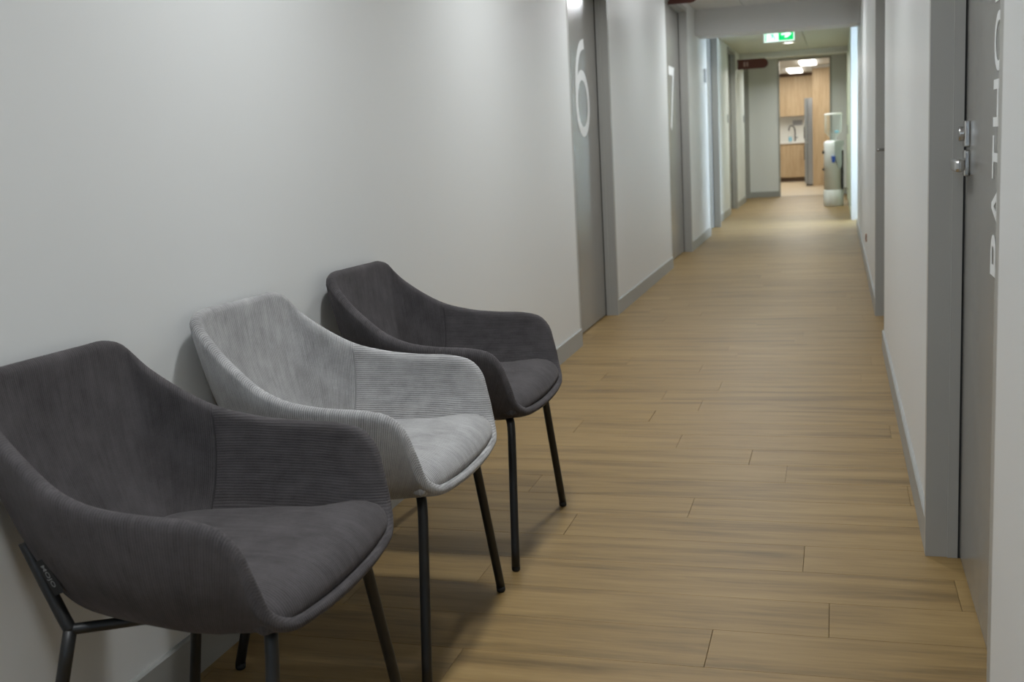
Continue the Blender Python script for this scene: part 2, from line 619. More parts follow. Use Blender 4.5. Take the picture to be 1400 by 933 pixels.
def door(n, side, y0, y1, xface, label, recess=0.07):
    """frame + recessed leaf; side -1 = left wall (faces +X), +1 = right wall"""
    s = -1 if side == 'left' else 1
    d = empty('door_%d' % n, (xface, (y0 + y1) / 2, 0))
    tag(d, label, 'door', kind='structure')
    hw = (y1 - y0) / 2
    xp = -0.012 * s          # proud of the wall

    def B(a, b_, *r):
        return (min(a, b_), max(a, b_), *r)
    x_in = s * 0.15
    x_leaf = s * recess
    step = s * (recess - 0.005)
    boxes('frame', [B(xp, x_in, hw, hw + JW, 0, DHEAD + JW), B(0, x_in, -hw - JW, -hw, 0, DHEAD + JW),
                    B(xp, x_in, -hw, hw, DHEAD, DHEAD + JW)], FRAME, d)
    # rebate bead along the far jamb and head, the leaf shuts behind it
    boxes('door_stop', [B(step - s * .026, step, hw - 0.006, hw, 0, DHEAD), B(step - s * .026, step, -hw, -hw + 0.006, 0, DHEAD),
                        B(step - s * .026, step, -hw + .006, hw - .006, DHEAD - .006, DHEAD)], FRAME, d)
    box('gap_shade_strip', *B(step, x_leaf + s * .002, hw - .0065, hw, 0.001, DHEAD), GAPM, d)  # black strip painting in the shade of the gap beside the leaf
    boxes('gap_shadow', [B(x_leaf + s * .041, x_leaf + s * .045, -hw, hw, 0, DHEAD)], GAPM, d)
    box('leaf', *B(x_leaf, x_leaf + s * .04, -hw + .005, hw - .007, 0.008, DHEAD - .004), LEAF, d, bevel=0.0015)
    return d, x_leaf, s


d6, xl6, _ = door(1, 'left', *DL[1], XL, 'grey door numbered 6 in the left wall beyond the last chair')
c6 = (DL[1][0] + DL[1][1]) / 2


def ribbon(path, wdt, closed, f, mat, name, parent):
    """flat vinyl stroke following a 2D path (metres), mapped to 3D by f"""
    bm = bmesh.new()
    n = len(path)
    L, Rr = [], []
    for i in range(n):
        a = Vector(path[(i - 1) % n] if closed else path[max(i - 1, 0)])
        b_ = Vector(path[(i + 1) % n] if closed else path[min(i + 1, n - 1)])
        t_ = (b_ - a).normalized()
        nn = Vector((-t_.y, t_.x)) * wdt / 2
        p = Vector(path[i])
        L.append(bm.verts.new(f(*(p + nn))))
        Rr.append(bm.verts.new(f(*(p - nn))))
    for i in range(n if closed else n - 1):
        k = (i + 1) % n
        bm.faces.new((L[i], L[k], Rr[k], Rr[i]))
    return bm_obj(name, bm, mat, parent)


WN, HN, SN = 0.39, 0.605, 0.062
f6 = lambda a, b_: Vector((xl6 + 0.0009, 6.68 - c6 + a, 1.205 + b_))
bowl = [(WN / 2 + (WN - SN) / 2 * math.cos(t_), .205 + (.205 - SN / 2) * math.sin(t_)) for t_ in [2 * math.pi * k / 48 for k in range(48)]]
num = empty('numeral')
num.parent = d6
ribbon(bowl, SN, True, f6, LETTER, 'bowl', num)
f6b = lambda a, b_: Vector((xl6 + 0.0011, 6.68 - c6 + a, 1.205 + b_))
stem = [(q_.x, q_.y) for q_ in smooth_path([(SN / 2, .205, 0), (SN / 2 + .006, .31, 0), (.062, .415, 0), (.115, .50, 0), (.19, .552, 0), (.285, .572, 0)], 8)]
ribbon(stem, SN, False, f6b, LETTER, 'stem', num)
d7, xl7, _ = door(2, 'left', *DL[2], XL, 'grey door numbered 7 further along the left wall')
num = text_mesh('numeral', '7', LETTER, d7)
c7 = (DL[2][0] + DL[2][1]) / 2
hit('n', num, lambda c: Vector((xl7 + 0.0008 + c.z * .5, (10.69 - c7) + c.x * 0.37, 1.24 + c.y * 0.60)))
door(3, 'left', *DL[3], XL, 'grey framed door on the left just past the bulkhead')
door(4, 'left', *DL2[4], XL2, 'grey framed door on the left halfway to the kitchen')
door(5, 'left', *DL2[5], XL2, 'last grey framed door on the left beside the kitchen wall')
dp, xlp, _ = door(6, 'right', *DR[6], XR, 'grey door with tall white PATHOLOGY lettering on the right', recess=0.075)
cpy = sum(DR[6]) / 2
spans = [('P', .845, .932), ('A', .945, 1.040), ('T', 1.048, 1.138), ('H', 1.156, 1.252), ('O', 1.268, 1.388),
         ('L', 1.408, 1.485), ('O', 1.498, 1.618), ('G', 1.632, 1.748), ('Y', 1.757, 1.86)]
CAP0, CAPH = 2.428, 0.127
for ch, z0, z1 in spans:
    g = text_mesh('letter', ch, LETTER, dp, bold=0.012)
    hit('l', g, lambda c: Vector((xlp - 0.0008 - c.z * .5, (CAP0 - cpy) + c.y * CAPH, z0 + c.x * (z1 - z0))))
# lock furniture
box('lock_plate', xlp - .013, xlp, 2.975 - cpy, 3.022 - cpy, 1.108, 1.172, STEEL, dp, .003, 2)
bm = bmesh.new()
add_lathe(bm, [(.0, 0), (.017, 0), (.0185, .002), (.0185, .010), (.017, .0125), (0.0, .0125)], 0, 0, 28, close=False)
bmesh.ops.transform(bm, matrix=Matrix.Translation((xlp - .0125, 2.998 - cpy, 1.140)) @ Matrix.Rotation(math.radians(-90), 4, 'Y'), verts=bm.verts)
bm_obj('lock_cylinder', bm, STEEL, dp)
box('lever_plate', xlp - .013, xlp, 2.975 - cpy, 3.022 - cpy, 1.036, 1.100, STEEL, dp, .003, 2)
lever = box('lever_handle', xlp - .044, xlp - .022, 2.875 - cpy, 3.006 - cpy, 1.050, 1.081, STEEL, dp, .0085, 3)
tube('lever_neck', [(xlp - .024, 2.996 - cpy, 1.066), (xlp - .012, 2.996 - cpy, 1.066)], .009, STEEL, lever, 14)
d9, xl9, _ = door(7, 'right', *DR[7], XR, 'second grey door frame further down the right wall', recess=0.075)
c9 = sum(DR[7]) / 2
tube('lever_handle', [(.045, 7.15 - c9, 1.03), (.012, 7.15 - c9, 1.03), (.0, 7.12 - c9, 1.03)], .009, STEEL, d9, 10)

# skirting boards
SH = 0.10


def skirt(name, x, y0, y1, s, label):
    o = box(name, min(x, x + s * .012), max(x, x + s * .012), y0, y1, 0, SH, SKIRT)
    return tag(o, label, 'skirting board', kind='structure')


def skirts(name, x, s, spans_, label):
    bm = bmesh.new()
    for a, b_ in spans_:
        pr = [(x, 0), (x + s * .012, 0), (x + s * .012, SH - .004), (x + s * .008, SH), (x, SH)]
        add_prism(bm, pr, b_ - a, 'Y', a)
    return tag(bm_obj(name, bm, SKIRT), label, 'skirting board', kind='structure')


skirts('baseboard_left', XL, 1, [(-3.5, DL[1][0] - JW), (DL[1][1] + JW, DL[2][0] - JW), (DL[2][1] + JW, DL[3][0] - JW)], 'grey skirting board along the near left wall')
skirts('baseboard_left_far', XL2, 1, [(14.56, DL2[4][0] - JW), (DL2[4][1] + JW, DL2[5][0] - JW)], 'grey skirting board along the left wall beyond the bulkhead')
skirts('baseboard_right', XR, -1, [(-3.5, DR[6][0] - JW), (DR[6][1] + JW, DR[7][0] - JW), (DR[7][1] + JW, 13.9)], 'grey skirting board along the right wall')
# end wall with the kitchen opening
tag(boxes('wall_end', [(-3.3, -1.0, 21.0, 21.12, 0, CZ + .1), (-0.085, 1.7, 21.0, 21.12, 0, CZ + .1), (-1.0, -0.085, 21.0, 21.12, 2.445, CZ + .1)], WALL),
    'white end wall around the opening into the kitchen', 'wall', kind='structure')
tag(boxes('baseboard_end', [(XL2, -1.0, 20.988, 21.0, 0, SH), (-.05, XR2, 20.988, 21.0, 0, SH)], SKIRT), 'grey skirting board on the end wall', 'skirting board', kind='structure')
tag(boxes('trim_3', [(-1.005, -0.98, 20.985, 21.13, 0, 2.445), (-0.105, -0.07, 20.985, 21.13, 0, 2.445), (-.98, -.105, 20.985, 21.13, 2.425, 2.445)], FRAME),
    'thin grey frame around the kitchen opening', 'door frame', kind='structure')

# ------------------------------------------------------------------ ceiling lamps
def disc_light(name, loc, power, size, col, spread=150):
    l = bpy.data.lights.new(name, 'AREA')
    l.shape = 'DISK'
    l.size = size
    l.energy = power
    l.color = col
    l.spread = math.radians(spread)
    o = bpy.data.objects.new(name, l)
    COL.objects.link(o)
    o.location = loc
    return o


def downlight(x, y, z, power, col, label, r=0.10, group='round ceiling lights', spread=150):
    t = empty('ceiling_light', (x, y, z))
    tag(t, label, 'light', group)
    bm = bmesh.new()
    add_lathe(bm, [(r + .018, 0), (r + .018, -.006), (r, -.010), (r, 0)], 0, 0, 32, close=False)
    bm_obj('trim_ring', bm, WHITE, t, True)
    bm = bmesh.new()
    add_lathe(bm, [(r, -.003), (r * .5, -.0045), (0.0001, -.005)], 0, 0, 32, close=False)
    bm_obj('diffuser', bm, LAMPG, t, True)
    l = disc_light('lamp', (x, y, z - .014), power, 2 * r, col, spread)
    l.parent = t
    l.location = (0, 0, -.014)
    return t


for ly, lab in ((0.5, 'round ceiling light nearest the viewer, overhead'), (2.5, 'round ceiling light above the light grey chair'),
                (4.5, 'round ceiling light above the floor just past the chairs'), (6.5, 'round ceiling light before the door numbered 6'),
                (8.5, 'round ceiling light between the doors numbered 6 and 7'), (10.5, 'round ceiling light by the door numbered 7')):
    downlight(-0.70, ly, CZ, LAMP_NEAR * {0.5: .95, 2.5: .88, 4.5: .82, 6.5: 1.0, 8.5: .32, 10.5: 1.6}[ly], LAMP_COL, lab, spread=174 if ly > 10 else 142)
downlight(-0.665, 13.7, CZ2, LAMP_NEAR * .9, LAMP_FAR_COL, 'unseen fill light added just behind the bulkhead', r=0.085)  # hidden lamp added to brighten the far corridor
downlight(-0.665, 17.3, CZ2, LAMP_NEAR * 1.7, LAMP_FAR_COL, 'small bright round ceiling light just below the exit sign in view', r=0.085)

downlight(-0.70, 19.72, CZ2, LAMP_NEAR * 1.0, LAMP_FAR_COL, 'unseen fill light added before the kitchen opening, behind the downstand', r=0.085)  # hidden lamp added to brighten the end wall

# ------------------------------------------------------------------ the tub chairs
def chair_shell():
    half = [(.034, 0, .822), (.035, .10, .822), (.038, .170, .821), (.048, .210, .806), (.093, .228, .754), (.160, .244, .700),
            (.225, .259, .661), (.300, .270, .638), (.390, .275, .628), (.480, .276, .624), (.530, .274, .611),
            (.558, .270, .582), (.572, .264, .538), (.586, .251, .482), (.602, .212, .449), (.614, .125, .438), (.619, 0, .435)]
    pts = np.array(half + [(x, -y, z) for x, y, z in half[-2:0:-1]], float)
    n = len(pts)
    # centripetal catmull-rom, closed, sampled densely then by arc length
    dense = []
    for i in range(n):
        p0, p1, p2, p3 = pts[(i - 1) % n], pts[i], pts[(i + 1) % n], pts[(i + 2) % n]
        t0 = 0
        t1 = t0 + np.linalg.norm(p1 - p0) ** .5
        t2 = t1 + np.linalg.norm(p2 - p1) ** .5
        t3 = t2 + np.linalg.norm(p3 - p2) ** .5
        for t in np.linspace(t1, t2, 24, endpoint=False):
            A1 = (t1 - t) / (t1 - t0) * p0 + (t - t0) / (t1 - t0) * p1
            A2 = (t2 - t) / (t2 - t1) * p1 + (t - t1) / (t2 - t1) * p2
            A3 = (t3 - t) / (t3 - t2) * p2 + (t - t2) / (t3 - t2) * p3
            B1 = (t2 - t) / (t2 - t0) * A1 + (t - t0) / (t2 - t0) * A2
            B2 = (t3 - t) / (t3 - t1) * A2 + (t - t1) / (t3 - t1) * A3
            dense.append((t2 - t) / (t2 - t1) * B1 + (t - t1) / (t2 - t1) * B2)
    dense = np.array(dense)
    seg = np.linalg.norm(np.roll(dense, -1, 0) - dense, axis=1)
    s = np.concatenate([[0], np.cumsum(seg)])
    NU = 144
    dc = np.vstack([dense, dense[:1]])
    ss = np.linspace(0, s[-1], NU, endpoint=False)
    R = np.stack([np.interp(ss, s, dc[:, k]) for k in range(3)], 1)
    C = np.array([.345, 0, .421])
    RS = R.copy()
    for _ in range(160):
        RS = (np.roll(RS, 1, 0) + 2 * RS + np.roll(RS, -1, 0)) / 4
    NV = 26
    G = np.zeros((NU, NV + 1, 3))
    for i in range(NU):
        d = R[i] - C
        ang = abs(math.atan2(d[1], d[0]))          # 0 = front, pi = back
        f = np.clip((ang - 1.2) / (math.pi - 1.2), 0, 1)
        k = .60 * (1 - f) + .34 * f
        kx = k + (.97 - k) * math.exp(-((ang - 2.0) / .45) ** 2)
        Bp = np.array([C[0] + d[0] * kx, C[1] + d[1] * k, .421])
        for j in range(NV + 1):
            a = (j / NV)
            a = a * math.pi / 2
            hx = math.sin(a) ** (0.92)
            vz = (1 - math.cos(a)) ** (0.94)
            wv = 1 - (j / NV) ** 1.6
            Rm = R[i, :2] * (1 - wv) + RS[i, :2] * wv
            G[i, j, :2] = Bp[:2] + (Rm - Bp[:2]) * hx
            G[i, j, 2] = Bp[2] + (R[i, 2] - Bp[2]) * vz
    return R, ss, s[-1], G, C


R_, SS_, PER_, G_, C_ = chair_shell()


def build_shell(name, mat, parent):
    NU, NV1 = G_.shape[:2]
    du = np.roll(G_, -1, 0) - np.roll(G_, 1, 0)
    dv = np.zeros_like(G_)
    dv[:, 1:-1] = G_[:, 2:] - G_[:, :-2]
    dv[:, 0] = G_[:, 1] - G_[:, 0]
    dv[:, -1] = G_[:, -1] - G_[:, -2]
    N = np.cross(du, dv)
    N /= np.linalg.norm(N, axis=2, keepdims=True) + 1e-9
    ctr = np.array([.345, 0, .75])
    if (N * (G_ - ctr)).sum() < 0:
        N = -N
    # thickness: thinner at the front lip
    fr = np.clip((R_[:, 0] - .53) / .08, 0, 1)
    T = (.031 - .009 * fr)[:, None, None]
    OUT = G_ + N * T / 2
    INN = G_ - N * T / 2
    CAPN = 6
    def lean(P):
        k = np.clip((P[:, :, 0] - .08) / .2, 0, 1)
        Q = P.copy()
        Q[:, :, 2] += (-.018 + .040 * k) * P[:, :, 1]
        return Q
    OUT, INN, GT = lean(OUT), lean(INN), lean(G_)
    rows = [OUT[:, j] for j in range(NV1)]
    vdir = dv[:, -1] / np.linalg.norm(dv[:, -1], axis=1, keepdims=True)
    for k in range(1, CAPN):
        a = math.pi * k / CAPN
        rows.append(GT[:, -1] + (N[:, -1] * math.cos(a) + vdir * math.sin(a) * 1.05) * T[:, 0] / 2)
    ncap = len(rows)
    rows += [INN[:, j] for j in range(NV1 - 1, -1, -1)]
    bm = bmesh.new()
    uvl = bm.loops.layers.uv.new('UVMap')
    V = [[bm.verts.new(rows[j][i]) for i in range(NU)] for j in range(len(rows))]
    vb = bm.verts.new((C_[0], 0, .421 - .0155))
    vt = bm.verts.new((C_[0], 0, .421 + .0155))
    # arc length along v
    hl = np.zeros((len(rows), NU))
    for j in range(1, len(rows)):
        hl[j] = hl[j - 1] + np.linalg.norm(rows[j] - rows[j - 1], axis=1)
    # absolute height for the arm panels, so ribs stay level
    for j in range(len(rows) - 1):
        for i in range(NU):
            i2 = (i + 1) % NU
            f = bm.faces.new((V[j][i], V[j][i2], V[j + 1][i2], V[j + 1][i]))
            f.smooth = True
            inner = j >= NV1 + CAPN // 2 - 1
            mx = (R_[i][0] + R_[i2][0]) / 2
            arm = mx > .212
            for l, (jj, ii, raw) in zip(f.loops, ((j, i, i), (j, i2, i + 1), (j + 1, i2, i + 1), (j + 1, i, i))):
                su = raw * PER_ / NU
                if inner and arm:
                    l[uvl].uv = (rows[jj][ii][2] * 1.0 + .03 * (rows[jj][ii][0] - .3), su)
                else:
                    l[uvl].uv = (su, hl[jj][ii])
    for i in range(NU):
        i2 = (i + 1) % NU
        bm.faces.new((V[0][i2], V[0][i], vb)).smooth = True
        bm.faces.new((V[-1][i], V[-1][i2], vt)).smooth = True
    o = bm_obj(name, bm, mat, parent)
    for p in o.data.polygons:
        p.use_smooth = True
    # inner seam lines where back panel meets the arm panels
    seams = []
    for side in (1, -1):
        best = min((i for i in range(NU) if R_[i][1] * side > 0 and R_[i][0] < .4), key=lambda i: abs(R_[i][0] - .212))
        path = [INN[best, j] - N[best, j] * .0003 for j in range(10, NV1)]
        seams.append(path)
    return o, INN, N, seams


def build_cushion(name, mat, parent, INN, N):
    NU, NV1 = INN.shape[:2]
    ring = []
    for i in range(NU):
        z = .480
        if R_[i][2] < .512 or INN[i, -1, 2] < z + .02:
            p = np.array([R_[i][0], R_[i][1]])
            d = p - C_[:2]
            p = C_[:2] + d * (1 - .002 / np.linalg.norm(d))
        else:
            col = INN[i]
            j = int(np.argmax(col[:, 2] > z))
            t = (z - col[j - 1, 2]) / (col[j, 2] - col[j - 1, 2])
            p = (col[j - 1] + (col[j] - col[j - 1]) * t)[:2]
            d = p - C_[:2]
            p = C_[:2] + d * (1 - .002 / np.linalg.norm(d))
        ring.append(p)
    ring = np.array(ring)
    for _ in range(3):
        ring = (np.roll(ring, 1, 0) + 2 * ring + np.roll(ring, -1, 0)) / 4
    prof = [(-.010, .441), (-.001, .4465), (.002, .455), (.0, .465), (-.007, .476), (-.019, .487), (-.037, .496), (-.066, .503)]
    bm = bmesh.new()
    uvl = bm.loops.layers.uv.new('UVMap')
    rows = []
    dist = np.linalg.norm(ring - C_[:2], axis=1)
    dirs = (ring - C_[:2]) / dist[:, None]
    for off, z in prof:
        rows.append([(C_[0] + dirs[i][0] * (dist[i] + off), C_[1] + dirs[i][1] * (dist[i] + off), z + .02 * (ring[i][0] - .40) * (z - .443) / .06) for i in range(NU)])
    for k in (.62, .4, .2):
        rows.append([(C_[0] + dirs[i][0] * dist[i] * k, C_[1] + dirs[i][1] * dist[i] * k, .503 + .009 * (1 - k ** 2) + .02 * (ring[i][0] * k + C_[0] * (1 - k) - .40)) for i in range(NU)])
    V = [[bm.verts.new(p) for p in r] for r in rows]
    for r in V:
        for v in r:
            v.co.z += .022 * v.co.y
    vt = bm.verts.new((C_[0], 0, .512 + .02 * (C_[0] - .4)))
    fs = []
    for j in range(len(V) - 1):
        for i in range(NU):
            fs.append(bm.faces.new((V[j][i], V[j][(i + 1) % NU], V[j + 1][(i + 1) % NU], V[j + 1][i])))
    for i in range(NU):
        fs.append(bm.faces.new((V[-1][i], V[-1][(i + 1) % NU], vt)))
    fs.append(bm.faces.new(V[0][::-1]))
    for f in fs:
        f.smooth = True
        for l in f.loops:
            l[uvl].uv = (l.vert.co.y, l.vert.co.x)
    return bm_obj(name, bm, mat, parent)


def make_chair(fab, seam, label):
    t = empty('tub_chair')
    tag(t, label, 'chair', 'corduroy tub chairs along the left wall')
    sh, INN, N, seams = build_shell('shell', fab, t)
    for s_ in seams:
        tube('seam', s_, .0013, seam, sh, 6)
    build_cushion('seat_cushion', fab, t, INN, N)
    LR = .0116
    for s_ in (1, -1):
        # front leg with its bend into the rail under the seat
        p = smooth_path([(.528, s_ * .138, .411), (.542, s_ * .160, .412), (.553, s_ * .181, .402), (.5575, s_ * .192, .372)], 5)
        q = [Vector((.5575 + .0175 * k / 8, s_ * (.192 + .090 * k / 8), .372 * (1 - k / 8) + .012 * k / 8)) for k in range(1, 9)]
        lg = tube('leg', p + q, LR, BLACKM, t, 14)
        tube('foot_cap', [(.5745, s_ * .2795, .016), (.575, s_ * .282, .004), (.575, s_ * .2822, .0)], [.0118, .0118, .009], RUBBER, lg, 14)
        # rear leg: floor to joint
        rl = [Vector((.095 + (.180 - .095) * k / 6, s_ * (.25 - .05 * k / 6), .012 + (.400 - .012) * k / 6)) for k in range(7)]
        lg = tube('leg', rl, LR, BLACKM, t, 14)
        tube('foot_cap', [(.0965, s_ * .249, .016), (.095, s_ * .25, .004), (.095, s_ * .25, 0)], [.0118, .0118, .009], RUBBER, lg, 14)
        tube('back_post', smooth_path([(.180, s_ * .200, .398), (.166, s_ * .200, .427), (.138, s_ * .199, .487), (.108, s_ * .197, .552)], 5), LR, BLACKM, t, 14)
        tube('side_rail', smooth_path([(.180, s_ * .200, .399), (.235, s_ * .170, .399), (.32, s_ * .128, .399), (.44, s_ * .122, .400), (.530, s_ * .139, .409)], 6), .0098, BLACKM, t, 12)
    tube('crossbar', [(.335, -.126, .396), (.335, .126, .396)], .008, BLACKM, t, 10)
    return t


def copy_tree(o, parent=None):
    c = o.copy()
    COL.objects.link(c)
    if parent:
        c.parent = parent
    for ch in [k for k in o.children]:
        copy_tree(ch, c)
    return c


ch1 = make_chair(DARKFAB, SEAMD, 'charcoal corduroy tub chair nearest the viewer with a small black tag on its side')
ch3 = copy_tree(ch1)
ch3['label'] = 'charcoal corduroy tub chair furthest away, beyond the light grey one'
ch2 = make_chair(GREYFAB, SEAMG, 'light grey corduroy tub chair standing between the two charcoal ones')
ch1.location = (XL, 1.685, 0)
ch2.location = (XL, 2.380, 0)
ch3.location = (XL, 3.090, 0)
# sewn tag on the near side of the first chair
def tag_on_chair(t):
    # short ribbon of black fabric lying on the shell by the rear post
    a = Vector((.148, -.224, .528))
    b_ = Vector((.178, -.219, .463))
    dz = (b_ - a).normalized()
    out = Vector((-.15, -1, -.1)).normalized()
    wd = dz.cross(out).normalized()
    if wd.x < 0:
        wd = -wd
    bm = bmesh.new()
    m = Matrix((dz, wd, out)).transposed().to_4x4()
    L, Wd = .066, .026
    add_box(bm, 0, L, 0, Wd, 0, .0014, .0003)
    bmesh.ops.transform(bm, matrix=Matrix.Translation(a) @ m, verts=bm.verts)
    tg_ = bm_obj('fabric_tag', bm, TAGM, t)
    tg_['label'] = 'black sewn tag with grey lettering'
    g = text_mesh('lettering', 'MOJO', TAGT, tg_, bold=.01, extr=.0004)
    hit('t', g, lambda c: (Matrix.Translation(a) @ m) @ Vector((.010 + c.x * .042, .005 + c.y * .012, .0016 + (c.z > 0) * .0002)))


tag_on_chair(ch1)

# ------------------------------------------------------------------ signs, plates
def blade_sign(x0, x1, y, zb, zt, label, digits):
    t = empty('blade_sign', (x0, y, (zb + zt) / 2))
    tag(t, label, 'sign', 'maroon blade signs on the left wall')
    hh = (zt - zb) / 2
    L = x1 - x0
    poly = [(0, -hh), (L - hh, -hh)] + [(L - hh + hh * math.sin(a), -hh * math.cos(a)) for a in [math.pi * k / 14 for k in range(1, 14)]] + [(L - hh, hh), (0, hh)]
    bm = bmesh.new()
    add_prism(bm, poly, .02, 'Y', -.01)
    bm_obj('board', bm, RED, t)
    if digits:
        for k, dch in enumerate(digits):
            g = text_mesh('digit', dch, PINK, t, bold=.01)
            hit('d', g, lambda c: Vector((.10 + .045 * k + c.x * .03, -.0105 - c.z * .3, -.035 + c.y * .07)))
    box('bracket', -.004, .012, -.016, .016, -hh * .6, hh * .6, FRAME, t)
    return t


blade_sign(XL, -1.165, 10.27, 2.345, 2.50 - .003, 'maroon blade sign above the door numbered 7', None)
blade_sign(XL2, -1.035, 18.6, 2.19, 2.345, 'maroon blade sign with faint digits, far down beside the kitchen opening', '11')

# exit sign
t = empty('exit_sign', (-0.625, 13.55, 2.197))
tag(t, 'illuminated green running man exit sign with arrow hanging below the bulkhead', 'exit sign')
t.scale = (1, 1, .72)
box('housing', -.178, .178, .0, .03, -.004, .19, WHITE, t, .004)
box('panel', -.168, .168, -.004, .0, .006, .18, WHITE_E, t)
box('green_field', -.008, .160, -.0055, -.004, .018, .172, GREEN_E, t)
boxes('green_edge', [(-.158, -.146, -.0055, -.004, .018, .172)], GREEN_E, t)
# running man: head, torso, limbs in green on white door
bm = bmesh.new()


def limb(a, b_, r):
    a, b_ = Vector(a), Vector(b_)
    d = (b_ - a).normalized()
    nn = Vector((-d.y, d.x)) * r
    poly = [(a + nn)[:], (b_ + nn)[:], (b_ - nn)[:], (a - nn)[:]]
    add_prism(bm, poly, .001, 'Y', -.0055)


limb((-.085, .125), (-.068, .082), .010)
limb((-.068, .082), (-.045, .060), .006)
limb((-.045, .060), (-.058, .030), .005)
limb((-.070, .084), (-.092, .060), .006)
limb((-.092, .060), (-.118, .058), .005)
limb((-.084, .120), (-.058, .108), .004)
limb((-.086, .120), (-.110, .105), .004)
add_prism(bm, [(-.096 + .012 * math.cos(a), .147 + .012 * math.sin(a)) for a in [2 * math.pi * k / 14 for k in range(14)]], .001, 'Y', -.0055)
bm_obj('running_man', bm, emit('exit_pale_green', (0.10, 0.75, 0.35), 0.9), t)
bm = bmesh.new()
add_prism(bm, [(.022, .098), (.022, .128), (.075, .128), (.055, .158), (.090, .158), (.140, .113), (.090, .060), (.055, .060), (.078, .098)], .0012, 'Y', -.0067)
bm_obj('arrow', bm, WHITE_E, t)
tube('hanger', [(0, .015, .19), (0, .015, (CZ2 - 2.197) / .72)], .008, WHITE, t)

# plates on the walls
o = box('room_sign', XL, XL + .012, 13.03, 13.20, 1.775, 1.925, PLATE)
tag(o, 'small grey room sign on the daylit left wall', 'sign')
o = box('switch_plate', XL2, XL2 + .012, 16.66, 16.76, 1.34, 1.46, PLATE, bevel=.003)
tag(o, 'grey switch plate on the left wall, nearer of two beyond the bulkhead', 'switch')
o = box('switch_plate', XL2, XL2 + .012, 19.62, 19.72, 1.36, 1.48, PLATE, bevel=.003)
tag(o, 'grey switch plate beside the last left door, further of two', 'switch')
o = box('switch_plate', XR2 - .012, XR2, 18.65, 18.77, 1.08, 1.22, PLATE, bevel=.003)
tag(o, 'grey switch plate on the sage wall above the water cooler', 'switch')
o = empty('wall_outlet', (XR, 9.66, .262))
tag(o, 'small rust coloured wall plate low on the right wall', 'outlet')
box('plate', -.010, 0, -.03, .03, -.032, .032, BROWN, o, .002)
box('socket', -.013, -.009, -.014, .014, -.014, .014, PLATE, o, .001)

# ------------------------------------------------------------------ water cooler
t = empty('water_cooler', (-0.04, 17.9, 0))
tag(t, 'white floor standing water cooler with a clear bottle against the right wall', 'water cooler')
bm = bmesh.new()
add_lathe(bm, [(.140, 0.0), (.147, .01), (.147, .235), (.143, .242)], 0, 0, 36)
bm_obj('base', bm, PLASTIC, t, True)
bm = bmesh.new()
add_lathe(bm, [(.138, .242), (.138, .90), (.140, .955), (.132, .985), (.10, .995)], 0, 0, 36)
bm_obj('body', bm, PLASTIC, t, True)
bm = bmesh.new()
add_prism(bm, [(.02, .99), (.155, .99), (.155, .93), (.125, .88), (.125, .62), (.09, .55), (.06, .62), (.02, .75)], .02, 'Y', -.150)
bm_obj('side_panel', bm, PLASTIC_G, t)
bm = bmesh.new()
add_box(bm, .126, .150, -.12, .12, .26, .84, .003)
g = bm_obj('condenser_grille', bm, BLACKM, t)
bm = bmesh.new()
add_lathe(bm, [(.05, .985), (.055, 1.05), (.095, 1.09), (.128, 1.13), (.128, 1.38), (.120, 1.40), (.03, 1.405)], 0, 0, 32)
bm_obj('bottle', bm, glass_m, t, True)
bm = bmesh.new()
add_lathe(bm, [(.127, 1.383), (.1305, 1.39), (.129, 1.402), (.120, 1.406)], 0, 0, 32, close=False)
bm_obj('bottle_rim', bm, WHITE, t, True)
box('handle', .02, .085, -.135, -.115, 1.105, 1.145, LBLUE, t, .006)
bm = bmesh.new()
add_prism(bm, [(-.03, .76), (.03, .76), (.024, .665), (-.018, .665)], .035, 'Y', -.172)
bm_obj('cup_holder', bm, BLUE, t)
box('tap', -.165, -.13, -.05, -.02, .80, .845, BLACKM, t, .004)
box('tap', -.165, -.13, -.05, -.02, .545, .58, BLACKM, t, .004)
t = empty('wall_pipe', (XR2, 18.3, .22))
tag(t, 'short pipe with valve on the wall low behind the water cooler', 'pipe')
tube('pipe', smooth_path([(0, 0, 0), (-.06, 0, 0), (-.08, -.01, -.03), (-.10, -.02, -.09), (-.12, -.05, -.10)], 5), .012, WHITE, t)
tube('valve', [(-.05, 0, .0), (-.05, 0, .04)], .018, STEEL, t)

# ------------------------------------------------------------------ kitchen beyond the opening
tag(boxes('wall_kitchen', [(-3.2, 1.6, 27.6, 27.7, 0, 2.6), (-3.3, -3.2, 21.0, 27.7, 0, 2.6), (1.6, 1.7, 21.0, 27.7, 0, 2.6)], SPLASH),
    'white kitchen walls seen through the end opening', 'wall', kind='structure')
tag(box('ceiling_kitchen', -3.3, 1.7, 21.12, 27.7, 2.50, 2.6, CEIL), 'white kitchen ceiling with square light panels', 'ceiling', kind='structure')
t = empty('base_cabinet', (-1.3, 27.0, 0))
tag(t, 'oak base cabinet under the white kitchen worktop', 'cabinet')
box('kickboard', -.6, .72, .06, .08, 0, .10, plain('kick_brown', (.10, .06, .035), .6), t)
box('carcass', -.6, .72, .02, .59, .10, .885, KWOOD, t)
for k in range(3):
    box('door', -.6 + .44 * k + .002, -.6 + .44 * (k + 1) - .002, .0, .0195, .105, .88, KWOOD, t, .001)
o = box('worktop', -1.92, -.57, 26.97, 27.598, .885, .93, WHITE, bevel=.002)
tag(o, 'white kitchen worktop along the back wall', 'worktop')
t = empty('upper_cabinet', (-1.3, 27.25, 1.515))
tag(t, 'oak wall cabinets above the kitchen sink', 'cabinet')
box('carcass', -.6, .95, .02, .349, 0, .91, KWOOD, t)
for k in range(4):
    box('door', -.6 + .3875 * k + .002, -.6 + .3875 * (k + 1) - .002, .0, .0195, 0.002, .908, KWOOD, t, .001)
